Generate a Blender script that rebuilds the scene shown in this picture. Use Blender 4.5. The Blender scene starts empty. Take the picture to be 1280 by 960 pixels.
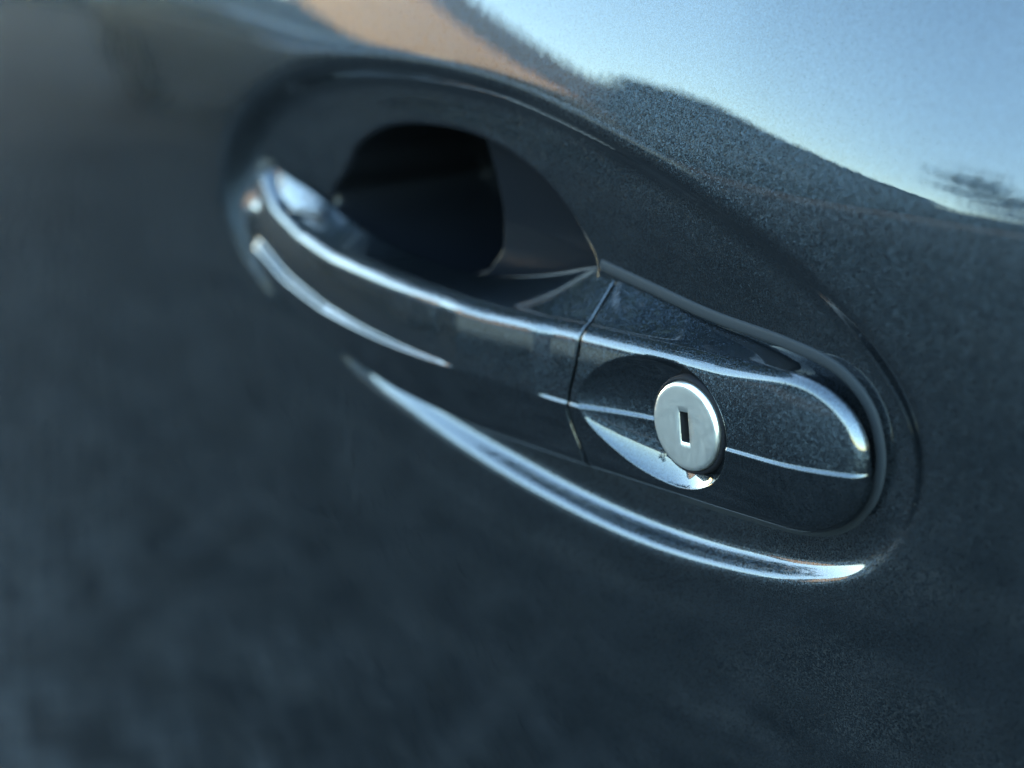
import bpy, bmesh, math, random
import numpy as np
from mathutils import Matrix, Vector

R = math.radians
scene = bpy.context.scene
COL = scene.collection
MM = 0.001

# ------------------------------------------------------------------ camera
cam_d = bpy.data.cameras.new('camera')
cam = bpy.data.objects.new('camera', cam_d)
COL.objects.link(cam)
scene.camera = cam
cam.matrix_world = Matrix((
    (0.62284011, -0.18050244, 0.7612418, 0.25735672),
    (0.77948087, 0.22641722, -0.58407603, -0.23998902),
    (-0.06693111, 0.9571594, 0.28171993, 0.11433629),
    (0, 0, 0, 1)))
cam_d.sensor_width = 36
cam_d.lens = 2300 * 36 / 1280
cam_d.clip_start = 0.01
cam_d.clip_end = 2000
cam_d.dof.use_dof = True
cam_d.dof.focus_distance = 0.365
cam_d.dof.aperture_fstop = 7.4
cam_d.dof.aperture_blades = 0

# ------------------------------------------------------------------ light
SUN_EL, SUN_ROT = 11.0, -70.0        # low sun behind the car; the door stands in its own shade
SKY, EXPO = 0.15, 4.75
world = bpy.data.worlds.new('World')
scene.world = world
world.use_nodes = True
nt = world.node_tree
bg = nt.nodes['Background']
sky = nt.nodes.new('ShaderNodeTexSky')
sky.sky_type = 'NISHITA'
sky.sun_disc = False
sky.sun_elevation = R(SUN_EL)
sky.sun_rotation = R(SUN_ROT)
sky.air_density = 1.0
sky.dust_density = 1.0
sky.ozone_density = 1.5
tint = nt.nodes.new('ShaderNodeMix'); tint.data_type = 'RGBA'; tint.blend_type = 'MULTIPLY'   # cool white balance of the evening sky
tint.inputs[0].default_value = 1.0
tint.inputs[7].default_value = (0.93, 1.03, 1.00, 1)
nt.links.new(sky.outputs[0], tint.inputs[6])
nt.links.new(tint.outputs[2], bg.inputs[0])
bg.inputs[1].default_value = SKY
sun_d = bpy.data.lights.new('sun', 'SUN')
sun_d.energy = 3.0
sun_d.angle = R(0.5)
sun_d.color = (1.0, 0.86, 0.68)
sun = bpy.data.objects.new('sun', sun_d)
COL.objects.link(sun)
sd = Vector((math.sin(R(SUN_ROT)) * math.cos(R(SUN_EL)), math.cos(R(SUN_ROT)) * math.cos(R(SUN_EL)), math.sin(R(SUN_EL))))
sun.rotation_euler = sd.to_track_quat('Z', 'Y').to_euler()
scene.view_settings.view_transform = 'Standard'
scene.view_settings.look = 'None'
scene.view_settings.exposure = EXPO
scene.view_settings.gamma = 1
scene.view_settings.use_curve_mapping = False
scene.cycles.use_denoising = True
scene.cycles.max_bounces = 8
scene.cycles.sample_clamp_indirect = 12

# ------------------------------------------------------------------ helpers
def mesh_from(name, verts, faces, mat, parent=None, smooth=True):
    me = bpy.data.meshes.new(name)
    verts = np.asarray(verts, np.float32).reshape(-1, 3)
    if isinstance(faces, np.ndarray):
        n, k = faces.shape
        me.vertices.add(len(verts)); me.vertices.foreach_set('co', verts.ravel())
        me.loops.add(n * k); me.loops.foreach_set('vertex_index', faces.astype(np.int32).ravel())
        me.polygons.add(n)
        me.polygons.foreach_set('loop_start', np.arange(0, n * k, k, dtype=np.int32))
        me.polygons.foreach_set('loop_total', np.full(n, k, np.int32))
        me.update(calc_edges=True)
        me.validate()
    else:
        me.from_pydata([tuple(map(float, v)) for v in verts], [], faces)
        me.update()
    me.polygons.foreach_set('use_smooth', np.full(len(me.polygons), bool(smooth)))
    o = bpy.data.objects.new(name, me)
    COL.objects.link(o)
    if mat: me.materials.append(mat)
    if parent: o.parent = parent
    return o

def grid_faces(nu, nv, wrap_v=False, flip=False):
    i, j = np.meshgrid(np.arange(nu - 1), np.arange(nv if wrap_v else nv - 1), indexing='ij')
    j2 = (j + 1) % nv
    f = np.stack([i * nv + j, (i + 1) * nv + j, (i + 1) * nv + j2, i * nv + j2], -1).reshape(-1, 4)
    return f[:, ::-1] if flip else f

def tag(o, label=None, cat=None, kind=None, group=None):
    if label: o['label'] = label
    if cat: o['category'] = cat
    if kind: o['kind'] = kind
    if group: o['group'] = group
    return o

def spline_closed(pts, n=400):
    P = np.asarray(pts, float); m = len(P); out = []
    k = max(4, n // m)
    for i in range(m):
        p0, p1, p2, p3 = P[i - 1], P[i], P[(i + 1) % m], P[(i + 2) % m]
        # centripetal-like tangents
        t = np.linspace(0, 1, k, endpoint=False)[:, None]
        d1 = np.linalg.norm(p1 - p0) ** .5; d2 = np.linalg.norm(p2 - p1) ** .5; d3 = np.linalg.norm(p3 - p2) ** .5
        m1 = ((p1 - p0) / d1 - (p2 - p0) / (d1 + d2) + (p2 - p1) / d2) * d2
        m2 = ((p2 - p1) / d2 - (p3 - p1) / (d2 + d3) + (p3 - p2) / d3) * d2
        out.append((2 * t**3 - 3 * t**2 + 1) * p1 + (t**3 - 2 * t**2 + t) * m1 + (-2 * t**3 + 3 * t**2) * p2 + (t**3 - t**2) * m2)
    return np.concatenate(out)

def spline_open(pts, n=10):
    P = np.asarray(pts, float)
    P = np.vstack([2 * P[0] - P[1], P, 2 * P[-1] - P[-2]]); out = []
    t = np.linspace(0, 1, n, endpoint=False)[:, None]
    for i in range(1, len(P) - 2):
        p0, p1, p2, p3 = P[i - 1:i + 3]
        out.append(.5 * (2 * p1 + (p2 - p0) * t + (2 * p0 - 5 * p1 + 4 * p2 - p3) * t**2 + (3 * p1 - p0 - 3 * p2 + p3) * t**3))
    out.append(P[-2][None])
    return np.concatenate(out)

def smooth_poly(P, it=40):
    for _ in range(it):
        P = .5 * P + .25 * (np.roll(P, 1, 0) + np.roll(P, -1, 0))
    return P

def sdf(x, z, poly):
    """signed distance to a closed polygon (negative inside) for flat arrays, plus nearest point"""
    A = poly; B = np.roll(poly, -1, 0)
    out = np.empty(len(x)); nx = np.empty(len(x)); nz = np.empty(len(x))
    for s in range(0, len(x), 20000):
        px = x[s:s + 20000, None]; pz = z[s:s + 20000, None]
        ax, az = A[:, 0][None], A[:, 1][None]; bx, bz = B[:, 0][None], B[:, 1][None]
        dx, dz = bx - ax, bz - az
        t = np.clip(((px - ax) * dx + (pz - az) * dz) / (dx * dx + dz * dz + 1e-12), 0, 1)
        qx, qz = ax + t * dx, az + t * dz
        d2 = (px - qx) ** 2 + (pz - qz) ** 2
        k = d2.argmin(1); r = np.arange(len(k))
        cross = ((az > pz) != (bz > pz)) & (px < (bx - ax) * (pz - az) / (bz - az + 1e-12) + ax)
        inside = cross.sum(1) % 2 == 1
        out[s:s + 20000] = np.sqrt(d2[r, k]) * np.where(inside, -1, 1)
        nx[s:s + 20000] = qx[r, k]; nz[s:s + 20000] = qz[r, k]
    return out, nx, nz

def sstep(t):
    t = np.clip(t, 0, 1); return t * t * (3 - 2 * t)
_tab = {}
def interp_s(x, xs, ys, w=6):
    """piecewise-linear table smoothed by a gaussian (sigma about .7 w), so that reflections stay fair"""
    key = (tuple(xs), tuple(ys), w)
    if key not in _tab:
        h = .25; g = np.arange(-720, 420, h); v = np.interp(g, xs, ys)
        sg = .7 * w / h; k = np.arange(-int(3.5 * sg) - 1, int(3.5 * sg) + 2); k = np.exp(-.5 * (k / sg) ** 2); k /= k.sum()
        p = len(k) // 2
        _tab[key] = (g, np.convolve(np.pad(v, p, mode='edge'), k, 'valid'))
    return np.interp(x, *_tab[key])

# ------------------------------------------------------------------ materials
def new_mat(name):
    m = bpy.data.materials.new(name); m.use_nodes = True
    return m, m.node_tree, m.node_tree.nodes['Principled BSDF']

def simple(name, col, rough=.5, metal=0., coat=0., noise=0., nscale=20, bump=0., spec=.5):
    m, t, b = new_mat(name)
    b.inputs['Base Color'].default_value = (*col, 1); b.inputs['Roughness'].default_value = rough
    b.inputs['Metallic'].default_value = metal; b.inputs['Coat Weight'].default_value = coat
    b.inputs['Specular IOR Level'].default_value = spec
    if noise or bump:
        tc = t.nodes.new('ShaderNodeTexCoord'); n = t.nodes.new('ShaderNodeTexNoise')
        n.inputs['Scale'].default_value = nscale; n.inputs['Detail'].default_value = 5
        t.links.new(tc.outputs['Object'], n.inputs['Vector'])
        if noise:
            mr = t.nodes.new('ShaderNodeMapRange'); mr.inputs[3].default_value = 1 - noise; mr.inputs[4].default_value = 1 + noise
            t.links.new(n.outputs[0], mr.inputs[0])
            mx = t.nodes.new('ShaderNodeVectorMath'); mx.operation = 'SCALE'; mx.inputs[0].default_value = col
            t.links.new(mr.outputs[0], mx.inputs['Scale']); t.links.new(mx.outputs[0], b.inputs['Base Color'])
        if bump:
            bp = t.nodes.new('ShaderNodeBump'); bp.inputs['Strength'].default_value = bump
            t.links.new(n.outputs[0], bp.inputs['Height']); t.links.new(bp.outputs[0], b.inputs['Normal'])
    return m

def paint_material(name, base=(0.0140, 0.0182, 0.0222), dust=0.0):
    m, t, b = new_mat(name)
    L = t.links.new
    tc = t.nodes.new('ShaderNodeTexCoord')
    geo = t.nodes.new('ShaderNodeNewGeometry')
    def flakes(scale, amt):
        v = t.nodes.new('ShaderNodeTexVoronoi'); v.inputs['Scale'].default_value = scale
        L(tc.outputs['Object'], v.inputs['Vector'])
        s = t.nodes.new('ShaderNodeVectorMath'); s.operation = 'SUBTRACT'; s.inputs[1].default_value = (.5, .5, .5)
        L(v.outputs['Color'], s.inputs[0])
        k = t.nodes.new('ShaderNodeVectorMath'); k.operation = 'SCALE'; k.inputs['Scale'].default_value = amt
        L(s.outputs[0], k.inputs[0])
        return k.outputs[0], v.outputs['Color']
    f1, c1 = flakes(4100, 0.31)
    f2, c2 = flakes(7000, 0.25)
    a = t.nodes.new('ShaderNodeVectorMath'); a.operation = 'ADD'; L(f1, a.inputs[0]); L(f2, a.inputs[1])
    a2 = t.nodes.new('ShaderNodeVectorMath'); a2.operation = 'ADD'; L(a.outputs[0], a2.inputs[0]); L(geo.outputs['Normal'], a2.inputs[1])
    nn = t.nodes.new('ShaderNodeVectorMath'); nn.operation = 'NORMALIZE'; L(a2.outputs[0], nn.inputs[0])
    sep = t.nodes.new('ShaderNodeSeparateColor'); L(c1, sep.inputs[0])
    pw = t.nodes.new('ShaderNodeMath'); pw.operation = 'POWER'; pw.inputs[1].default_value = 1.7; L(sep.outputs[0], pw.inputs[0])
    mr = t.nodes.new('ShaderNodeMapRange'); mr.inputs[3].default_value = .65; mr.inputs[4].default_value = 1.6
    L(pw.outputs[0], mr.inputs[0])
    sc = t.nodes.new('ShaderNodeVectorMath'); sc.operation = 'SCALE'; sc.inputs[0].default_value = base
    L(mr.outputs[0], sc.inputs['Scale'])
    fl = t.nodes.new('ShaderNodeBsdfGlossy'); fl.inputs['Roughness'].default_value = .30
    L(sc.outputs[0], fl.inputs['Color']); L(nn.outputs[0], fl.inputs['Normal'])
    df = t.nodes.new('ShaderNodeBsdfDiffuse'); df.inputs['Color'].default_value = (base[0] * .10, base[1] * .10, base[2] * .10, 1)
    ad = t.nodes.new('ShaderNodeAddShader'); L(fl.outputs[0], ad.inputs[0]); L(df.outputs[0], ad.inputs[1])
    coat = t.nodes.new('ShaderNodeBsdfGlossy'); coat.inputs['Roughness'].default_value = .012
    op = t.nodes.new('ShaderNodeTexNoise'); op.inputs['Scale'].default_value = 320; op.inputs['Detail'].default_value = 1   # orange peel of the clear coat
    L(tc.outputs['Object'], op.inputs['Vector'])
    ob_ = t.nodes.new('ShaderNodeBump'); ob_.inputs['Strength'].default_value = .04; ob_.inputs['Distance'].default_value = .0002
    L(op.outputs[0], ob_.inputs['Height']); L(ob_.outputs[0], coat.inputs['Normal'])
    fr = t.nodes.new('ShaderNodeFresnel'); fr.inputs['IOR'].default_value = 1.6
    mix = t.nodes.new('ShaderNodeMixShader'); L(fr.outputs[0], mix.inputs[0]); L(ad.outputs[0], mix.inputs[1]); L(coat.outputs[0], mix.inputs[2])
    out = mix.outputs[0]
    if dust:                                   # fine road dust lying on the clear coat, patchy
        nf = t.nodes.new('ShaderNodeTexNoise'); nf.inputs['Scale'].default_value = 2600; nf.inputs['Detail'].default_value = 2
        nb = t.nodes.new('ShaderNodeTexNoise'); nb.inputs['Scale'].default_value = 26; nb.inputs['Detail'].default_value = 6; nb.inputs['Distortion'].default_value = 1.2
        L(tc.outputs['Object'], nf.inputs['Vector'])
        wm = t.nodes.new('ShaderNodeMapping'); wm.inputs['Rotation'].default_value = (0, R(38), 0); wm.inputs['Scale'].default_value = (.35, 1, 2.4)   # wiped, so streaky
        L(tc.outputs['Object'], wm.inputs[0]); L(wm.outputs[0], nb.inputs['Vector'])
        m1 = t.nodes.new('ShaderNodeMapRange'); m1.inputs[1].default_value = .48; m1.inputs[2].default_value = .72; L(nf.outputs[0], m1.inputs[0])
        m2 = t.nodes.new('ShaderNodeMapRange'); m2.inputs[1].default_value = .40; m2.inputs[2].default_value = .70; m2.inputs[3].default_value = .15; L(nb.outputs[0], m2.inputs[0])
        mu = t.nodes.new('ShaderNodeMath'); mu.operation = 'MULTIPLY'; L(m1.outputs[0], mu.inputs[0]); L(m2.outputs[0], mu.inputs[1])
        mv = t.nodes.new('ShaderNodeMath'); mv.operation = 'MULTIPLY'; mv.inputs[1].default_value = dust; L(mu.outputs[0], mv.inputs[0])
        dd = t.nodes.new('ShaderNodeBsdfDiffuse'); dd.inputs['Color'].default_value = (.30, .30, .29, 1)
        md = t.nodes.new('ShaderNodeMixShader'); L(mv.outputs[0], md.inputs[0]); L(out, md.inputs[1]); L(dd.outputs[0], md.inputs[2])
        out = md.outputs[0]
    L(out, t.nodes['Material Output'].inputs['Surface'])
    t.nodes.remove(b)
    return m

M_PAINT = paint_material('metallic_paint', dust=.006)
M_SKIN = paint_material('metallic_paint_door', dust=.042)
M_RUBBER = simple('black_rubber', (0.010, 0.012, 0.014), .62, bump=.05, nscale=900, spec=.10)
M_POCKET = simple('pocket_shade_black', (0.003, 0.0035, 0.0045), .22, spec=.13)  # near black colour stands for the shade deep inside the painted hollow
M_BLACK = simple('black_gap', (0.004, 0.004, 0.005), .75, spec=.08)

# ------------------------------------------------------------------ door skin surface (millimetres, y grows into the car)
OVAL = smooth_poly(spline_closed([(-193.0, 31.7), (-183.5, 43.7), (-164.1, 55.1), (-139.4, 60.9), (-114.0, 63.2), (-84.8, 62.4), (-61.2, 59.7), (-39.5, 54.9),
    (-19.4, 49.2), (-0.9, 43.0), (16.3, 36.4), (32.3, 27.8), (43.7, 19.1), (50.1, 10.4), (52.4, 1.8), (50.8, -7.9), (45.1, -17.3), (35.2, -24.0), (22.7, -28.0),
    (5.0, -30.6), (-16.6, -31.9), (-40.3, -31.0), (-68.9, -27.6), (-94.0, -23.1), (-114.3, -18.3), (-139.9, -12.5), (-161.5, -6), (-179.4, 2), (-190.7, 12), (-195.0, 21.5)], 420), 30)
HOLE = smooth_poly(spline_closed([(-151.0, 29.5), (-142.5, 36.5), (-135.0, 43.8), (-119.1, 50.2), (-97.8, 52.4), (-78.6, 51.3), (-61.1, 46.5), (-50.0, 40.2),
    (-42.5, 33), (-38.4, 26.0), (-42, 16), (-57, 8), (-82, 5), (-112, 8), (-137, 16), (-149, 22.5)], 320), 8)

SH_X = [-600, -234, -136.7, -59.4, -2.5, 25, 52.5, 74, 400]
SH_Z = [105, 81, 71.5, 60.0, 50.2, 49.6, 49.8, 49.6, 46]
def shoulder_z(x): return interp_s(x, SH_X, SH_Z, 75)

_t = np.linspace(-900, 160, 4241)
def _tilt(t):
    return np.interp(t, [-900, -300, -60, -30, -12, -4, 0, 6, 14, 22, 32, 45, 70, 110, 160],
                        [-14, -4, -0.5, 0.8, 2.6, 5.5, 8.0, 10.6, 13.2, 15.6, 18.2, 21, 32, 60, 75])
_k = np.exp(-np.linspace(-2, 2, 25) ** 2); _k /= _k.sum()
_th = np.convolve(np.pad(_tilt(_t), 12, mode='edge'), _k, 'valid')
_prof = np.concatenate([[0], np.cumsum(np.tan(np.radians((_th[1:] + _th[:-1]) / 2)) * np.diff(_t))])
_prof -= np.interp(-30, _t, _prof)

def base_y(x, z):
    t = z - shoulder_z(x)
    y = 8.0 + np.interp(t, _t, _prof)
    y += (x + 20) ** 2 / 9000.0                       # gentle plan curvature of the door
    sw = interp_s(x, [-20, 10, 45, 90], [3.0, 3.0, .7, .5], 6)
    y += interp_s(x, [-20, 5, 40, 60, 90], [0, 0, .055, .085, .09], 8) * sw * np.logaddexp(0, (t + 1) / sw)
    # rolled ridge just under the crease: crisp on the right, fading out to the left
    amp = interp_s(x, [-120, -60, -10, 28, 46, 62, 90], [0.0, 0.0, 0.0, 0.0, 0.0, 0.12, 0.3], 5)
    w = interp_s(x, [-60, 0, 50, 90], [3.0, 1.6, .85, .8], 8)
    y += amp * w * .30 * (1 + np.tanh((t + 1) / (w * .5)))
    return y

def skin_y(x, z):
    x = np.asarray(x, float).ravel(); z = np.asarray(z, float).ravel()
    y = base_y(x, z)
    m = (x > -225) & (x < 75) & (z > -60) & (z < 90)
    xm, zm = x[m], z[m]
    s, nx, nz = sdf(xm, zm, OVAL)
    mid = np.interp(nx, [-194, -100, 0, 50], [29, 19, 4.5, 0])
    top = sstep(((nz - mid) / 16 + 1) / 2)
    kt = interp_s(nx, [-200, -150, -60, 0, 50], [2.7, 2.6, 2.5, 2.2, 1.7])
    dt = interp_s(nx, [-200, -150, -60, 0, 30, 50], [6.2, 6.0, 3.7, 2.0, 1.6, 1.6])
    kb = interp_s(nx, [-200, -150, -110, -60, 0, 50], [3.0, 2.8, 2.4, 1.9, 1.6, 1.5])
    db = interp_s(nx, [-200, -190, -174, -150, -136, -124, -110, -70, -20, 15, 35, 46, 54], [2.6, 1.7, 0.8, 0.6, 1.1, 2.7, 3.0, 4.2, 4.3, 3.5, 2.2, 1.4, 1.2])
    k = kb + (kt - kb) * top; d = db + (dt - db) * top
    D = d * .5 * (1 - np.tanh(s / k))
    D += 2.6 * sstep((-s - 2) / 38)
    line = np.interp(xm, [-192, -174, -150, -140], [33.0, 36.0, 34.6, 31.0])
    win = sstep((xm + 187) / 6) * sstep((-140 - xm) / 14)
    D -= 0.15 * win * sstep((line - zm) / 3.2 + .5)
    y[m] += D
    return y

def build_skin(parent):
    xs = np.concatenate([np.arange(-1500, -480, 30), np.arange(-480, -232, 4), np.arange(-232, 62, .6), np.arange(62, 110, 2), np.arange(110, 620, 30)])
    zs = np.concatenate([np.arange(-760, -260, 25), np.arange(-260, -50, 4), np.arange(-50, 96, .6), np.arange(96, 165, 3)])
    X, Z = np.meshgrid(xs, zs, indexing='ij')
    x, z = X.ravel().copy(), Z.ravel().copy()
    # snap vertices near the finger opening on to its outline, then drop the faces inside
    sh = np.full(len(x), 99.0)
    m = (x > -175) & (x < -35) & (z > -10) & (z < 62)
    s, nx, nz = sdf(x[m], z[m], HOLE)
    near = np.abs(s) < .42
    xi, zi = x[m], z[m]; xi[near] = nx[near]; zi[near] = nz[near]; s[near] = 0
    x[m], z[m] = xi, zi; sh[m] = s
    y = skin_y(x, z)
    f = grid_faces(len(xs), len(zs))
    keep = sh[f].max(1) > 1e-6
    f = f[keep]
    used = np.zeros(len(x), bool); used[f.ravel()] = True
    idx = np.cumsum(used) - 1
    V = np.stack([x, y, z], -1)[used] * MM
    return mesh_from('door_skin', V, idx[f], M_SKIN, parent)

# ------------------------------------------------------------------ handle
def bow(x):
    return np.where(x < -72, (x + 72) ** 2 / 1200, 0) + np.where(x > 22, (x - 22) ** 2 / 95, 0)
TOP = ([-215, -186, -179, -175.4, -169.5, -154.5, -136, -104.4, -65, -32, 0, 20, 60], [40, 39, 35.6, 30.0, 26.0, 21.4, 18.4, 16.5, 14.9, 15.6, 15.8, 15.5, 15.2])
CRE = ([-215, -186, -173.6, -163.4, -139.5, -118, -100, -76, -42, 0, 60], [17, 14, 10.8, 6.9, 2.4, .4, -.8, -1.6, -2.2, -2.2, -2.0])
BOT = ([-215, -186, -173, -146, -109.5, -73, -38, 6, 60], [9, 6, 1.0, -8.0, -14.3, -17.2, -17.6, -17.4, -16.6])
def z_top(x): return interp_s(x, *TOP, 2.5)
def z_cre(x): return interp_s(x, *CRE, 5)
def z_bot(x): return interp_s(x, *BOT, 5)
BT_X = [-200, -186, -172, -160, -153, -146.5, -136, -125, -112, -98, -86, -76, -71, -60, -53, -45, -38, -34, -22, -4, 16, 29, 37, 60]
BT_Y = [17, 17, 17, 17, 16.5, 16, 16, 16, 16, 16, 16, 15.5, 15.3, 15.2, 15.2, 15.4, 15.4, 15, 14.2, 13.4, 12.3, 11.6, 11.4, 11.4]
BT_Z = [36.0, 36, 32, 29.4, 27.8, 25.0, 21.5, 19.8, 17.6, 16.3, 16.2, 17.2, 18.1, 20, 21.6, 23.8, 25.6, 25.2, 23.2, 19.4, 17.1, 14.4, 9, -4]

def front_y(x, z):
    zc = z_cre(x); u = z - zc
    step = interp_s(x, [-190, -150, -110, -84, -76, -48, -43, 60], [2.0, 1.6, 1.0, .55, .0, .0, .42, .42], 1.5)
    wid = interp_s(x, [-190, -150, -110, -80, -40, 60], [3.4, 2.6, 1.6, .9, .7, .7], 3)
    up = .05 * np.clip(u, 0, None) + .0042 * np.clip(u, 0, None) ** 2
    lo = .10 * np.clip(-u, 0, None) + .0035 * np.clip(-u, 0, None) ** 2
    return bow(x) + up + lo + step * sstep(u / wid + .5)

def fillet(s, r):
    q = np.clip(s, 0, r)
    return r - np.sqrt(np.maximum(r * r - (r - q) ** 2, 0))

SCO = (-5.5, -1.0, 25.0, 13.2)      # scoop beside the lock: centre x, z and half sizes
def scoop(x, z):
    cx, cz, a, b = SCO
    t = R(-4)
    dx, dz = x - cx, z - cz
    u = dx * math.cos(t) + dz * math.sin(t); v = -dx * math.sin(t) + dz * math.cos(t)
    a2 = np.where(u < 0, a, 17.0)
    rho = np.sqrt((u / a2) ** 2 + (v / b) ** 2)
    q = np.clip(1 - rho ** 2, 0, 1)
    d = 5.0 * q ** .85
    # softened lip
    return d * (1 - .0 * q)

GAPZ = lambda z: -33.2 - 3.4 * np.exp(-((z + 3.0) / 9.0) ** 2)
def gap_shift(x, z):
    return (GAPZ(z) + 33.2) * np.exp(-((x + 33.2) / 8.0) ** 2)

def handle_body(name, x0, x1, nx, right_round, left_round, cut_left, cut_right, parent, scoop_on):
    RT, RB = 4.2, 3.0
    a = (x0 + x1) / 2
    if right_round:
        t = np.linspace(0, 1, nx); q = 1 - (1 - t) ** 1.0
        xs = x0 + (x1 - x0) * np.sin(np.pi / 2 * t) ** 1.0 if False else None
        n1 = int(nx * .62); n2 = nx - n1
        xs = np.concatenate([np.linspace(x0, 24, n1, endpoint=False), 24 + (x1 - 24) * np.sin(np.linspace(0, np.pi / 2, n2))])
    elif left_round:
        n1 = int(nx * .25); n2 = nx - n1
        xl = -174.0
        xs = np.concatenate([xl + (x0 - xl) * np.cos(np.linspace(0, np.pi / 2, n1, endpoint=False)), np.linspace(xl, x1, n2)])
    else:
        xs = np.linspace(x0, x1, nx)
    er = .28
    ends = []
    cols = [(x, 0.0) for x in xs]
    if cut_right:
        cols = [c for c in cols if c[0] < x1 - er - .2] + [(x1 - er, 0), (x1 - er * .6, er * .08), (x1 - er * .3, er * .29), (x1 - er * .08, er * .6), (x1, er), (x1, er + .8), (x1, er + 1.8)]
    if cut_left:
        cols = [(x0, er + 1.8), (x0, er + .8), (x0, er), (x0 + er * .08, er * .6), (x0 + er * .3, er * .29), (x0 + er * .6, er * .08), (x0 + er, 0)] + [c for c in cols if c[0] > x0 + er + .2]
    # outline polygon in x,z for the true distance (only the rounded end needs it)
    def zt_zb(x):
        zt, zb = z_top(x), z_bot(x)
        if right_round and x > 24:
            f = max(0., 1 - ((x - 24) / (x1 - 24)) ** 2.2) ** (1 / 2.2)
            zt = -1 + (zt + 1) * f; zb = -1 + (zb + 1) * f
        if left_round and x < -174:
            f = max(0., 1 - ((-174 - x) / (-174 - x0)) ** 2.4) ** (1 / 2.4)
            c = 18.0
            zt = c + (zt - c) * f; zb = c + (zb - c) * f
        return float(zt), float(zb)
    px = np.linspace(x0, x1, 160)
    if right_round: px = np.concatenate([np.linspace(x0, 24, 40, endpoint=False), 24 + (x1 - 24) * np.sin(np.linspace(0, np.pi / 2, 120))])
    if left_round: px = np.concatenate([x0 + (-174 - x0) * (1 - np.cos(np.linspace(0, np.pi / 2, 100, endpoint=False))), np.linspace(-174, x1, 80)])
    pz = np.array([zt_zb(v) for v in px])
    ext_l = [] if left_round else [(x0 - 30, pz[0, 1]), (x0 - 30, pz[0, 0])]
    ext_r = [] if right_round else [(x1 + 30, pz[-1, 0]), (x1 + 30, pz[-1, 1])]
    poly = np.array(ext_l + [(a_, b_) for a_, b_ in zip(px, pz[:, 0])] + ext_r + [(a_, b_) for a_, b_ in zip(px[::-1], pz[::-1, 1])])
    an = np.linspace(np.pi / 2, 0, 13)
    rows = []
    for x, e in cols:
        zt, zb = zt_zb(x)
        h = max(zt - zb, 1e-4)
        RTx = RT - 2.3 * float(sstep((x - 6) / 26)) if right_round else RT
        rt = min(RTx, h * .25); rb = min(RB, h * .22)
        zc = float(z_cre(np.array([x]))[0]) if hasattr(z_cre(np.array([x])), '__len__') else float(z_cre(x))
        lo_, hi_ = zb + rb, zt - rt
        zc = min(max(zc, lo_ + .1 * (hi_ - lo_)), hi_ - .1 * (hi_ - lo_))
        cw = min(2.4, .3 * (hi_ - zc), .3 * (zc - lo_))
        ztf = zt - rt * (1 - np.sin(an * (.74 if x < 24 else .74 + .26 * (x - 24) / 18.6)))           # from the very top down through the fillet
        zu = np.linspace(hi_, zc + cw, 62)[1:]
        zm = np.linspace(zc + cw, zc - cw, 26)[1:]
        zl = np.linspace(zc - cw, lo_, 62)[1:]
        zbf = zb + rb * (1 - np.sin(an[::-1]))
        zz = np.concatenate([ztf, zu, zm, zl, zbf[1:]])
        rows.append((x, e, zt, zb, zz))
    XX = np.concatenate([np.full(len(r[4]), r[0]) for r in rows]); ZZ = np.concatenate([r[4] for r in rows])
    s, _, _ = sdf(XX, ZZ, poly)
    s = np.maximum(-s, 0)
    topw = sstep((ZZ - z_cre(XX)) / 6 + .5)
    RTX = RT - (2.3 * sstep((XX - 6) / 26) if right_round else 0)
    rr = RB + (RTX - RB) * topw
    YY = front_y(XX, ZZ) + fillet(s, rr)
    if scoop_on: YY = YY + scoop(XX, ZZ)
    nv0 = len(rows[0][4]); nu = len(rows)
    P = np.stack([XX, YY, ZZ], -1).reshape(nu, nv0, 3)
    out = []
    for k, (x, e, zt, zb, zz) in enumerate(rows):
        p = P[k]
        yb, zbt = float(interp_s(x, BT_X, BT_Y, 3)), float(interp_s(x, BT_X, BT_Z, 7))
        dx = 0.0
        if right_round and x > 22:
            q = (x - 22) / (x1 - 22); dx = -4.5 * q ** 2
            f = max(0., 1 - q ** 2.2) ** (1 / 2.2)
            zbt = -2.5 + (zt + 2.5) * .82 if q > .1 else zbt
            zbt = (1 - sstep(q * 2)) * float(interp_s(x, BT_X, BT_Z, 7)) + sstep(q * 2) * (-2 + (zt + 2) * .8)
        yb = max(yb, p[0, 1] + .5)
        zbb = zb + 1.0
        if left_round and x < -174:
            zbt = min(zbt, zt + 4)
        w = np.linspace(0, 1, 16)[:-1]
        # top wall from the back forward; a rounded inner corner at the back
        tb = np.array([x + dx, yb, zbt]); tf = p[0]
        topwall = tb[None] + (tf - tb)[None] * w[:, None]
        back = []
        bb = np.array([x + dx, yb, zbb])
        rc = .25
        for ang in np.linspace(0, np.pi / 2, 8)[:-1]:
            back.append([x + dx, yb - rc + rc * math.cos(ang), zbt - rc + rc * math.sin(ang)])
        back = np.array(back)
        d0 = tf - np.array([x + dx, yb - rc, zbt]); start = np.array([x + dx, yb - rc, zbt])
        topwall = start[None] + d0[None] * w[:, None]
        botwall = p[-1][None] + (bb - p[-1])[None] * np.linspace(0, 1, 14)[1:, None]
        prof = np.concatenate([back, topwall, p, botwall])
        if e > 0 or cut_left or cut_right:
            d = np.gradient(prof, axis=0); n = np.stack([np.zeros(len(prof)), -d[:, 2], d[:, 1]], -1)
            n /= np.linalg.norm(n, axis=1, keepdims=True) + 1e-9
            if n[len(back) + len(topwall) + 60, 1] > 0: n = -n
            prof = prof - n * e
        prof[:, 0] += gap_shift(prof[:, 0], prof[:, 2])
        out.append(prof)
    V = np.array(out)
    f = grid_faces(V.shape[0], V.shape[1], wrap_v=True)
    return mesh_from(name, V.reshape(-1, 3) * MM, f[:, ::-1], M_PAINT, parent)

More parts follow.
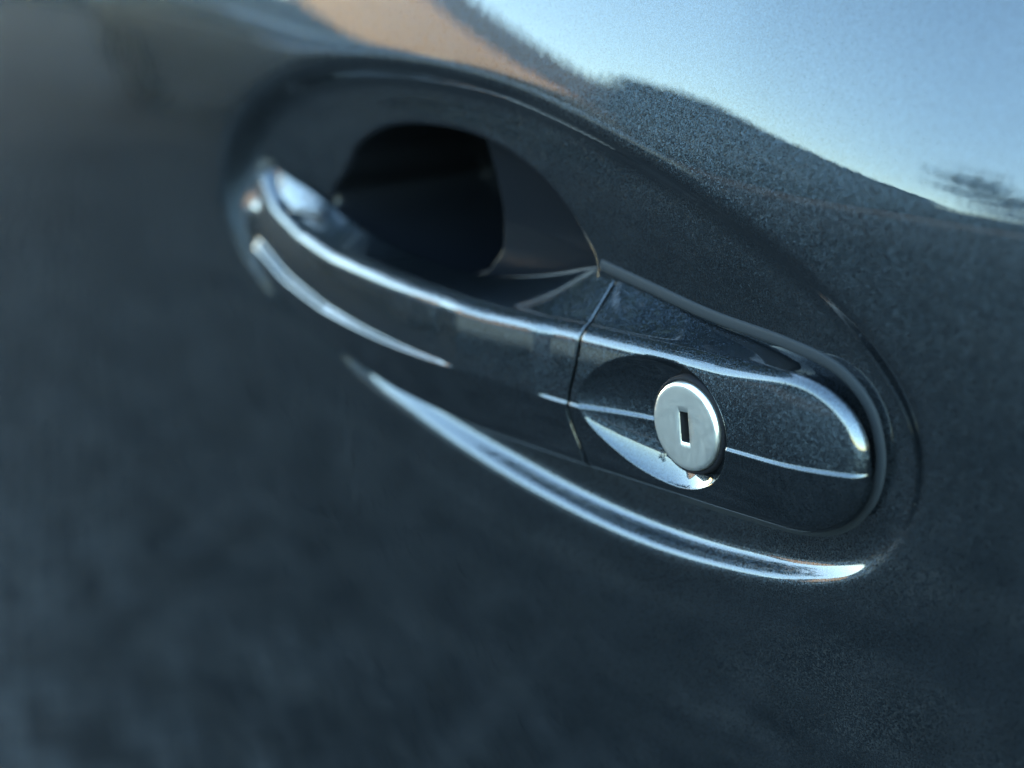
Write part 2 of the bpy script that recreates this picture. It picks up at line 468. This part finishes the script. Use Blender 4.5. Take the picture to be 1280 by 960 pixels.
# ------------------------------------------------------------------ build the door
door = bpy.data.objects.new('car_door', None)
COL.objects.link(door)
tag(door, 'dark blue grey car door with pull handle and silver keyhole in an oval hollow', 'car door')
skin = build_skin(door)

def build_recess(parent):
    """the finger hollow behind the grip: a deep pocket on the left, coloured dark for its shade, and a flat step added on the right for a grey reflection"""
    xs = np.arange(-154, -34, .4); zs = np.arange(2, 55, .4)
    X, Z = np.meshgrid(xs, zs, indexing='ij'); x, z = X.ravel().copy(), Z.ravel().copy()
    s, nx, nz = sdf(x, z, HOLE)
    near = np.abs(s) < .28
    x[near] = nx[near]; z[near] = nz[near]; s[near] = 0
    y0 = skin_y(nx, nz)
    q = np.clip(-s, 0, None)
    r = 1.5
    lip = r - np.sqrt(np.maximum(r * r - np.minimum(q, r) ** 2, 0))
    xb = np.interp(z, [8, 12.4, 15.8, 21.4, 31.2, 39.7, 50], [-108, -100, -90.5, -85.3, -84.6, -86.0, -89])
    step = 22.5 + 1.2 * np.clip(q - 3, 0, 20) / 20
    k = sstep((q - r * .7) / 3.4)
    y = (y0 + lip) * (1 - k) + step * k
    deep = sstep((xb - x) / 2.6) * sstep((q - 1.0) / 5.0)
    y = y + 42 * deep
    y = np.where(q > 0, y, y0 + .02)
    f = grid_faces(len(xs), len(zs))
    keep = (s[f].max(1) < 1e-6) & (s[f].min(1) < -1e-6)
    f = f[keep]
    used = np.zeros(len(x), bool); used[f.ravel()] = True
    idx = np.cumsum(used) - 1
    return mesh_from('finger_recess', np.stack([x, y, z], -1)[used] * MM, idx[f], M_POCKET, parent)
recess = build_recess(door)

grip = handle_body('pull_handle', -184.5, -33.62, 330, False, True, False, True, door, False)
cover = handle_body('lock_cover', -32.74, 42.6, 330, True, False, True, False, door, True)

def sweep(name, path, prof, mat, parent):
    """path (n,3) with outward = -y; prof list of (side, out)"""
    T = np.gradient(path, axis=0); T /= np.linalg.norm(T, axis=1, keepdims=True)
    O = np.array([0, -1., 0]); S = np.cross(T, O); S /= np.linalg.norm(S, axis=1, keepdims=True)
    V = np.array([[p + S[i] * a + O * b for a, b in prof] for i, p in enumerate(path)])
    return mesh_from(name, V.reshape(-1, 3) * MM, grid_faces(V.shape[0], V.shape[1]), mat, parent)

g2 = spline_open([(-37.3, 25.9), (-21.7, 23.4), (-2, 20.3), (18.4, 18.4), (31.4, 15.9), (39, 10.5), (41.9, 3.6), (42, -3.3), (38.9, -10), (31.8, -16.2), (22, -19.5), (8, -20.8), (-15, -21.5)], 12)
gy = skin_y(g2[:, 0], g2[:, 1])
gp = np.stack([g2[:, 0], gy, g2[:, 1]], -1)
prof = [(-1.35, -.9), (-1.3, .1), (-1.15, .4), (-.8, .55), (-.2, .6), (.4, .58), (.9, .5), (1.2, .3), (1.35, -.1), (1.4, -.9)]
gasket = sweep('gasket', gp, prof, M_RUBBER, door)

# ------------------------------------------------------------------ lock cylinder
def metal_material():
    m, t, b = new_mat('brushed_steel')
    b.inputs['Base Color'].default_value = (.78, .76, .70, 1); b.inputs['Metallic'].default_value = 1
    tc = t.nodes.new('ShaderNodeTexCoord'); n = t.nodes.new('ShaderNodeTexNoise'); n.inputs['Scale'].default_value = 700; n.inputs['Detail'].default_value = 6
    t.links.new(tc.outputs['Object'], n.inputs['Vector'])
    mr = t.nodes.new('ShaderNodeMapRange'); mr.inputs[3].default_value = .26; mr.inputs[4].default_value = .40
    t.links.new(n.outputs[0], mr.inputs[0]); t.links.new(mr.outputs[0], b.inputs['Roughness'])
    bp = t.nodes.new('ShaderNodeBump'); bp.inputs['Strength'].default_value = .03; bp.inputs['Distance'].default_value = .0005
    t.links.new(n.outputs[0], bp.inputs['Height']); t.links.new(bp.outputs[0], b.inputs['Normal'])
    return m
M_STEEL = metal_material()
M_KEYHOLE = simple('keyhole_dark', (.008, .008, .009), .6, spec=.25)

def build_lock(parent):
    n = 160
    th = np.linspace(0, 2 * np.pi, n, endpoint=False)
    hw, hh = 1.25, 3.25
    ca, sa = np.cos(th), np.sin(th)
    # rectangle boundary sampled by angle, corners snapped
    k = np.minimum(hw / np.maximum(np.abs(ca), 1e-9), hh / np.maximum(np.abs(sa), 1e-9))
    rx, rz = ca * k, sa * k
    for sx in (-1, 1):
        for sz in (-1, 1):
            i = np.argmin((rx - sx * hw) ** 2 + (rz - sz * hh) ** 2); rx[i], rz[i] = sx * hw, sz * hh
    tilt = R(2.5)
    rx, rz = rx * math.cos(tilt) - rz * math.sin(tilt) + .1, rx * math.sin(tilt) + rz * math.cos(tilt)
    rings = []
    for y in (5.2, 1.0, .18): rings.append(np.stack([rx, np.full(n, y), rz], -1))
    rings.append(np.stack([rx * 1.015, np.full(n, .05), rz * 1.01], -1))
    rings.append(np.stack([rx * 1.05, np.full(n, 0.), rz * 1.03], -1))
    for q in (.25, .5, .75, 1.0):
        r0 = np.stack([rx * 1.05, rz * 1.03], -1); r1 = np.stack([ca * 8.35, sa * 8.35], -1)
        p = r0 + (r1 - r0) * q
        rr = np.hypot(p[:, 0], p[:, 1])
        rings.append(np.stack([p[:, 0], .004 * (rr / 8.35) ** 2, p[:, 1]], -1))
    for r, y in ((8.75, .03), (8.95, .08), (9.1, .16), (9.25, .29), (9.37, .45), (9.45, .66), (9.5, .95), (9.5, 4), (9.5, 8)):
        rings.append(np.stack([ca * r, np.full(n, y), sa * r], -1))
    V = np.array(rings); V[:, :, 0] *= .975; V[:, :, 2] *= .975
    o = mesh_from('lock_cylinder', V.reshape(-1, 3) * MM, grid_faces(len(rings), n, True), M_STEEL, parent)
    o.data.materials.append(M_KEYHOLE)
    mi = np.zeros(len(o.data.polygons), np.int32); mi[:2 * n] = 1; o.data.polygons.foreach_set('material_index', mi)
    # keyhole shutter at the bottom of the slot
    v = [(-hw - .3, 4.6, -hh - .3), (hw + .3, 4.9, -hh - .3), (hw + .3, 4.9, hh + .3), (-hw - .3, 4.6, hh + .3)]
    mesh_from('keyhole', np.array(v) * MM, [(0, 1, 2, 3)], M_KEYHOLE, o, False)
    # black ring standing in for the dark gap round the cylinder
    rr = []
    for r, y in ((9.45, 9.0), (9.3, 1.4), (9.45, 1.1), (9.75, 1.0), (10.05, 1.15), (10.25, 1.7), (10.6, 9.0)):
        rr.append(np.stack([ca * r, np.full(n, y), sa * r], -1))
    rr = np.array(rr)
    mesh_from('lock_gap_ring', rr.reshape(-1, 3) * MM, grid_faces(len(rr), n, True), M_BLACK, o)
    return o
lock = build_lock(door)

# ------------------------------------------------------------------ street around the car (seen in the paint)
GZ = -0.90
M_PAVE = simple('paving', (.040, .041, .041), .95, noise=.3, nscale=.8, spec=.05)
def setts_material():
    m, t, b = new_mat('paving_setts')
    gi = t.nodes.new('ShaderNodeNewGeometry')
    mr = t.nodes.new('ShaderNodeMapRange'); mr.inputs[3].default_value = .55; mr.inputs[4].default_value = 1.5
    t.links.new(gi.outputs['Random Per Island'], mr.inputs[0])
    sc = t.nodes.new('ShaderNodeVectorMath'); sc.operation = 'SCALE'; sc.inputs[0].default_value = (.042, .043, .043)
    t.links.new(mr.outputs[0], sc.inputs['Scale']); t.links.new(sc.outputs[0], b.inputs['Base Color'])
    b.inputs['Roughness'].default_value = .95; b.inputs['Specular IOR Level'].default_value = .05
    return m
def build_setts():
    """herringbone block paving beside the car, every block with its own edges and a slightly uneven height"""
    rng = np.random.default_rng(5)
    V, F = [], []
    L_, W_, gap = .11, .055, .012
    c, s_ = math.cos(R(20)), math.sin(R(20))
    for i in range(-130, 100):
        for j in range(-130, 130):
            # herringbone: block pairs step along the diagonal
            bx, by = (i * W_ + j * W_), (-i * W_ + j * W_)
            for hor in (0, 1):
                if (i + 0) % 2: continue
                x0, y0, w, d = (bx, by, L_, W_) if hor else (bx, by + W_, W_, L_)
                pts = [(x0 + gap / 2, y0 + gap / 2), (x0 + w - gap / 2, y0 + gap / 2), (x0 + w - gap / 2, y0 + d - gap / 2), (x0 + gap / 2, y0 + d - gap / 2)]
                q = [(px * c - py * s_ - 2.2, px * s_ + py * c - 1.7) for px, py in pts]
                mx, my = q[0]
                if not (-6.5 < mx < .6 and -6.0 < my < 1.2): continue
                h = GZ + .020 + rng.normal() * .0015; k = len(V)
                tl = rng.normal(size=2) * .001
                V += [(a, b, h + tl[0] * (n in (1, 2)) + tl[1] * (n > 1)) for n, (a, b) in enumerate(q)] + [(a, b, GZ - .01) for a, b in q]
                F += [(k, k + 1, k + 2, k + 3)] + [(k + n, k + 4 + n, k + 4 + (n + 1) % 4, k + (n + 1) % 4) for n in range(4)]
    F = np.array(F)
    o = mesh_from('paving_blocks', np.array(V), F[:, ::1], setts_material(), None, False)
    return tag(o, kind='stuff')
build_setts()
tag(mesh_from('paving_bed', [(-6.6, -6.1, GZ + .004), (.7, -6.1, GZ + .004), (.7, 1.3, GZ + .004), (-6.6, 1.3, GZ + .004)], [(0, 1, 2, 3)], simple('joint_sand', (.010, .010, .010), .95, spec=.05), None, False), kind='structure')
g = mesh_from('pavement', [(-300, -300, GZ), (300, -300, GZ), (300, 300, GZ), (-300, 300, GZ)], [(0, 1, 2, 3)], M_PAVE, None, False)
tag(g, kind='structure')

# ------------------------------------------------------------------ houses and trees across the street
def at(h, dist, el=None):
    """point on the street: heading h (degrees from -y towards -x), distance, optional elevation"""
    p = np.array([-math.sin(R(h)) * dist, -math.cos(R(h)) * dist, 0.0])
    p[2] = GZ if el is None else dist * math.tan(R(el))
    return p

def on_facade(p0, n, h, el):
    """where the line of sight (h, el) meets the vertical plane through p0 with normal n"""
    d = np.array([-math.sin(R(h)), -math.cos(R(h)), math.tan(R(el))])
    t = (p0[0] * n[0] + p0[1] * n[1]) / (d[0] * n[0] + d[1] * n[1])
    return d * t

def prism(name, outline, back, mat, parent):
    """a closed block: the outline polygon (3D, planar) pushed along the vector back"""
    n = len(outline)
    V = list(outline) + [np.array(p) + back for p in outline]
    F = [tuple(range(n)), tuple(range(2 * n - 1, n - 1, -1))] + [(i, i + n, (i + 1) % n + n, (i + 1) % n) for i in range(n)]
    o = mesh_from(name, np.array(V), F, mat, parent, False)
    bm = bmesh.new(); bm.from_mesh(o.data); bmesh.ops.recalc_face_normals(bm, faces=bm.faces); bm.to_mesh(o.data); bm.free()
    return o

def slab(name, a, b, c, d, thick, mat, parent):
    n = np.cross(b - a, d - a); n /= np.linalg.norm(n)
    if n[2] < 0: n = -n
    return prism(name, [a, b, c, d], n * thick, mat, parent)

M_BRICK = simple('tan_brick', (.21, .145, .085), .85, noise=.25, nscale=1.5, spec=.08)
M_TILE = simple('brown_tile', (.26, .15, .10), .8, noise=.25, nscale=2, spec=.08)
M_SLATE = simple('slate', (.06, .066, .072), .8, noise=.2, nscale=2, spec=.1)
M_GREYWALL = simple('grey_render', (.09, .10, .10), .9, noise=.15, nscale=1, spec=.08)
M_DARKWALL = simple('dark_brick', (.05, .05, .055), .9, noise=.2, nscale=2, spec=.08)
M_GLASS = simple('window_glass', (.02, .025, .03), .06, spec=.6)
M_FRAME = simple('window_frame', (.7, .7, .68), .5)
M_LEAF = simple('leaves', (.07, .085, .04), .6, noise=.4, nscale=1.3)
M_BARK = simple('bark', (.07, .055, .04), .9, noise=.3, nscale=8)

def unit(v): v = np.asarray(v, float); return v / np.linalg.norm(v)

def window(p0, u, nrm, w, hgt, parent):
    up = np.array([0, 0, 1.])
    f = []
    for (a, b, c, d) in ((-w / 2, -hgt / 2, w / 2, -hgt / 2 + .08), (-w / 2, hgt / 2 - .08, w / 2, hgt / 2), (-w / 2, -hgt / 2 + .08, -w / 2 + .08, hgt / 2 - .08), (w / 2 - .08, -hgt / 2 + .08, w / 2, hgt / 2 - .08)):
        f.append([p0 + u * a + up * b, p0 + u * c + up * b, p0 + u * c + up * d, p0 + u * a + up * d])
    V, F = [], []
    for q in f:
        k = len(V); V += [p + nrm * .06 for p in q] + [p - nrm * .02 for p in q]
        F += [(k, k + 1, k + 2, k + 3), (k, k + 4, k + 5, k + 1), (k + 1, k + 5, k + 6, k + 2), (k + 2, k + 6, k + 7, k + 3), (k + 3, k + 7, k + 4, k)]
    o = mesh_from('window', np.array(V), F, M_FRAME, parent, False)
    q = [p0 + u * a + up * b + nrm * .02 for a, b in ((-w / 2, -hgt / 2), (w / 2, -hgt / 2), (w / 2, hgt / 2), (-w / 2, hgt / 2))]
    mesh_from('pane', np.array(q), [(0, 1, 2, 3)], M_GLASS, o, False)

def empty(name, label, cat, group=None):
    o = bpy.data.objects.new(name, None); COL.objects.link(o); return tag(o, label, cat, group=group)

# tan brick house with a tall gable and a lower wing, in the evening sun
NB = unit([-.2, .98, 0])
UB = np.array([NB[1], -NB[0], 0])
p0 = at(53, 46)
tan = empty('brick_house', 'sunlit tan brick house with steep gable, mirrored blurred above the door handle', 'house')
fp = lambda h, el: on_facade(p0, NB, h, el)
def ground(p): q = p.copy(); q[2] = GZ; return q
a_, b_, c_ = fp(45.4, 2.2), fp(56.6, 15.0), fp(62.8, 2.2)
c_[2] = a_[2]
prism('wall', [ground(a_), a_, b_, c_, ground(c_)], -NB * 3, M_BRICK, tan)
for e0, e1 in ((a_, b_), (b_, c_)):
    slab('roof', e0 + NB * .3, e1 + NB * .3, e1 - NB * 3.1, e0 - NB * 3.1, .25, M_TILE, tan)
for h_, el_ in ((53.0, 2.4), (57.2, 2.4)):
    window(fp(h_, el_) + NB * .03, UB, NB, 1.3, 1.5, tan)

# dark grey gabled house on the right of it
ND = unit([.62, .78, 0]); UD = np.array([ND[1], -ND[0], 0])
p0d = at(43.5, 34)
dk = empty('grey_house', 'dark grey gabled house in shade, mirrored blurred on the right door shoulder', 'house')
fd = lambda h, el: on_facade(p0d, ND, h, el)
a_, b_, c_ = fd(34.9, 6.6), fd(46.1, 9.6), fd(46.9, 4.8)
prism('wall', [ground(a_), a_, b_, c_, ground(c_)], -ND * 3, M_GREYWALL, dk)
for e0, e1 in ((a_, b_), (b_, c_)):
    slab('roof', e0 + ND * .3, e1 + ND * .3, e1 - ND * 3.2, e0 - ND * 3.2, .2, M_SLATE, dk)
for h_, el_ in ((41, 2.6), (44.5, 2.6)):
    window(fd(h_, el_) + ND * .03, UD, ND, 1.1, 1.4, dk)

# low house with a hipped slate roof on the left
NS = unit([.75, .66, 0]); US = np.array([NS[1], -NS[0], 0])
p0s = at(66, 40)
bg_ = empty('bungalow', 'low house with blue grey hipped roof, mirrored blurred at top left', 'house')
fs = lambda h, el: on_facade(p0s, NS, h, el)
e0, e1 = fs(56.2, 2.3), fs(80, 2.3); e1[2] = e0[2]
prism('wall', [ground(e0), e0, e1, ground(e1)], -NS * 9, M_DARKWALL, bg_)
hi = np.array([0, 0, 4.3]); ov = np.array([0, 0, .02])
uS = unit(e1 - e0)
A, B = e0 - uS * .4 + NS * .4 + ov, e1 + uS * .4 + NS * .4 + ov
Cc, Dd = B - NS * 9.8, A - NS * 9.8
r0, r1 = A + uS * 3.6 - NS * 4.9 + hi, B - uS * 3.6 - NS * 4.9 + hi
mesh_from('roof', np.array([A, B, Cc, Dd, r0, r1]), [(0, 1, 5, 4), (1, 2, 5), (2, 3, 4, 5), (3, 0, 4), (3, 2, 1, 0)], M_SLATE, bg_, False)
for h_ in (60, 64, 69, 74):
    window(fs(h_, .55) + NS * .03, US, NS, 1.2, 1.2, bg_)

def tree(h, dist, el_c, rad, seed, label, clumps=16, per=110, leaf=(.05, .10), trunk_r=.16, shape=(1, 1, 1)):
    rng = np.random.default_rng(seed)
    base = at(h, dist); top = at(h, dist, el_c)
    root = empty('tree', label, 'tree', None); 
    # tapered trunk with limbs
    V, F = [], []
    def limb(p, q, r0, r1, n=7):
        k = len(V); d = unit(q - p); s = unit(np.cross(d, [.3, .9, .1])); t = np.cross(d, s)
        for pt, r in ((p, r0), (q, r1)):
            for i in range(n):
                a = 2 * math.pi * i / n; V.append(pt + (s * math.cos(a) + t * math.sin(a)) * r)
        F.extend([(k + i, k + (i + 1) % n, k + n + (i + 1) % n, k + n + i) for i in range(n)])
    limb(base, base + (top - base) * .7, trunk_r, trunk_r * .6)
    for i in range(7):
        q = top + rng.normal(size=3) * rad * .45
        limb(base + (top - base) * (.5 + .03 * i), q, .06, .015, 5)
    mesh_from('trunk', np.array(V), F, M_BARK, root)
    # leaf clumps
    cl = top + rng.normal(size=(clumps, 3)) * rad * .5
    P = np.concatenate([c + rng.normal(size=(per, 3)) * rad * .17 for c in cl])
    P = top + (P - top) * np.array(shape)
    n = len(P); a = rng.normal(size=(n, 3)); a /= np.linalg.norm(a, axis=1, keepdims=True)
    b = np.cross(a, rng.normal(size=(n, 3))); b /= np.linalg.norm(b, axis=1, keepdims=True)
    s = rng.uniform(*leaf, (n, 1))
    Q = np.stack([P - a * s, P + b * s * .6, P + a * s, P - b * s * .6], 1).reshape(-1, 3)
    mesh_from('crown', Q, np.arange(4 * n).reshape(n, 4), M_LEAF, root, False)
tree(34.1, 45, 11.6, 1.0, 3, 'narrow upright tree, mirrored blurred at the right end of the door shoulder', 18, 120, (.05, .10), .16, (.50, .50, 1.9))
tree(33.0, 50, 10.2, 1.0, 8, 'lower bushy tree beside the narrow upright tree, mirrored at the right edge', 18, 120, (.05, .10), .16, (.6, .6, 1.3))

# unseen row of houses added on the car's own side to shade the street
row = empty('shade_terrace', 'long row of tan brick houses on the same side of the street as the car', 'added house row')
yb0, hb = 4.2, 9.0
prism('wall', [np.array(p) for p in ((-170, yb0, GZ), (22, yb0, GZ), (22, yb0, GZ + hb), (-170, yb0, GZ + hb))], np.array([0, 9., 0]), M_BRICK, row)
rA, rB = np.array([-170.4, yb0 - .4, GZ + hb]), np.array([22.4, yb0 - .4, GZ + hb])
slab('roof', rA, rB, rB + np.array([0, 4.9, 3.2]), rA + np.array([0, 4.9, 3.2]), .2, M_TILE, row)
rC, rD = rA + np.array([0, 9.8, 0]), rB + np.array([0, 9.8, 0])
slab('roof', rC, rD, rB + np.array([0, 4.9, 3.2]), rA + np.array([0, 4.9, 3.2]), .2, M_TILE, row)
for i in range(23):
    for zz in (2.2, 5.6):
        window(np.array([-164 + 8 * i, yb0 - .03, GZ + zz]), np.array([1., 0, 0]), np.array([0, -1., 0]), 1.2, 1.5, row)

# ------------------------------------------------------------------ parked car across the street
M_CARBODY = simple('grey_car_paint', (.15, .16, .17), .35, coat=.5, spec=.3)
M_TYRE = simple('tyre', (.012, .012, .013), .8, spec=.2)
M_RIM = simple('alloy', (.55, .56, .57), .35, metal=1)
def parked_car():
    o = empty('parked_car', 'grey parked car with alloy wheels, mirrored small in the upper front of the grip', 'car')
    ox, oy = -9.0, -3.1
    # side outline (x from the rear, z above the road) swept across the width, narrowing at the top
    low = [(0.05, .28), (0, .62), (.12, .92), (.55, .99), (1.0, 1.02), (2.9, 1.0), (3.9, .86), (4.2, .62), (4.22, .30), (3.9, .22), (.4, .22)]
    def sweep_outline(name, pts, ys, shrink, mat, parent):
        n = len(pts); V = []; F = []
        cx = sum(p[0] for p in pts) / n
        for yv, sh in zip(ys, shrink):
            V += [(ox + cx + (p[0] - cx) * sh, oy - yv, GZ + .25 + (p[1] - .25) * (1 - (1 - sh) * .5)) for p in pts]
        for k in range(len(ys) - 1):
            F += [(k * n + i, k * n + (i + 1) % n, (k + 1) * n + (i + 1) % n, (k + 1) * n + i) for i in range(n)]
        F += [tuple(range(n))[::-1], tuple(range((len(ys) - 1) * n, len(ys) * n))]
        ob = mesh_from(name, np.array(V), F, mat, parent, False)
        bm = bmesh.new(); bm.from_mesh(ob.data); bmesh.ops.recalc_face_normals(bm, faces=bm.faces); bm.to_mesh(ob.data); bm.free()
        return ob
    sweep_outline('body', low, (0, .06, .25, 1.5, 1.68, 1.74), (.95, .99, 1, 1, .99, .95), M_CARBODY, o)
    sweep_outline('side_window', [(.42, .98), (.95, 1.36), (2.35, 1.38), (3.05, .99)], (.12, .22, 1.5, 1.62), (.97, 1, 1, .97), M_GLASS, o)
    sweep_outline('roof', [(.80, 1.36), (1.0, 1.45), (2.2, 1.47), (2.5, 1.37)], (.20, .3, 1.45, 1.52), (.97, 1, 1, .97), M_CARBODY, o)
    for wx in (.78, 3.42):
        for wy in (-.012, 1.55):
            th = np.linspace(0, 2 * np.pi, 32, endpoint=False)
            rings = [(.19, .02), (.22, -.01), (.29, -.015), (.315, .03), (.315, .18), (.2, .2)]
            V = np.array([[(ox + wx + math.cos(a) * r, oy - wy - y, GZ + .32 + math.sin(a) * r) for a in th] for r, y in rings])
            w = mesh_from('wheel', V.reshape(-1, 3), grid_faces(len(rings), 32, True), M_TYRE, o)
            V, F = [], []
            for k in range(7):
                a0 = 2 * math.pi * k / 7
                q = []
                for r, da in ((.04, -.45), (.19, -.16), (.19, .16), (.04, .45)):
                    q.append((ox + wx + math.cos(a0 + da) * r, oy - wy + .004, GZ + .32 + math.sin(a0 + da) * r))
                i = len(V); V += q + [(p[0], p[1] - .03, p[2]) for p in q]
                F += [(i, i + 1, i + 2, i + 3)] + [(i + n, i + 4 + n, i + 4 + (n + 1) % 4, i + (n + 1) % 4) for n in range(4)]
            i = len(V)
            V += [(ox + wx + math.cos(a) * r, oy - wy + y, GZ + .32 + math.sin(a) * r) for r, y in ((.178, .005), (.2, .008), (.2, -.03)) for a in th]
            F += [(i + r * 32 + j, i + r * 32 + (j + 1) % 32, i + (r + 1) * 32 + (j + 1) % 32, i + (r + 1) * 32 + j) for r in range(2) for j in range(32)]
            mesh_from('rim', np.array(V), F, M_RIM, w, False)
    V = [(ox + 4.16, oy - .01, GZ + .62), (ox + 3.85, oy + .012, GZ + .70), (ox + 3.9, oy + .012, GZ + .80), (ox + 4.12, oy - .01, GZ + .72)]
    mesh_from('headlight', np.array(V + [(a, b - .05, c) for a, b, c in V]), [(0, 1, 2, 3), (0, 4, 5, 1), (1, 5, 6, 2), (2, 6, 7, 3), (3, 7, 4, 0)], simple('lamp_glass', (.7, .72, .75), .1), o, False)
parked_car()

tree(88, 7.5, 41.0, 3.3, 21, 'large tree added to reflect dark along the handle top', 70, 300, (.10, .20), .22)  # tree added to block bright sky from the handle's reflections

# plain houses added to hide the bright yellow horizon from the reflections
far = empty('horizon_screen_row', 'long low row of grey houses added to hide the bright horizon mirrored under the lock', 'added house row')
NF = unit([.2, .98, 0]); p0f = at(18, 48)
ff = lambda h, el: on_facade(p0f, NF, h, el)
q0, q1 = ff(35.0, 4.2), ff(-20, 4.2); q1[2] = q0[2]
prism('wall', [ground(q0), q0, q1, ground(q1)], -NF * 8, M_GREYWALL, far)
z_ = np.array([0, 0, 1.8])
slab('roof', q0 + NF * .3, q1 + NF * .3, q1 - NF * 4 + z_, q0 - NF * 4 + z_, .2, M_SLATE, far)
slab('roof', q0 - NF * 8.3, q1 - NF * 8.3, q1 - NF * 4 + z_, q0 - NF * 4 + z_, .2, M_SLATE, far)
UF = np.array([NF[1], -NF[0], 0])
for h_ in range(-12, 34, 6):
    window(ff(h_, 1.6) + NF * .03, UF, NF, 1.2, 1.4, far)
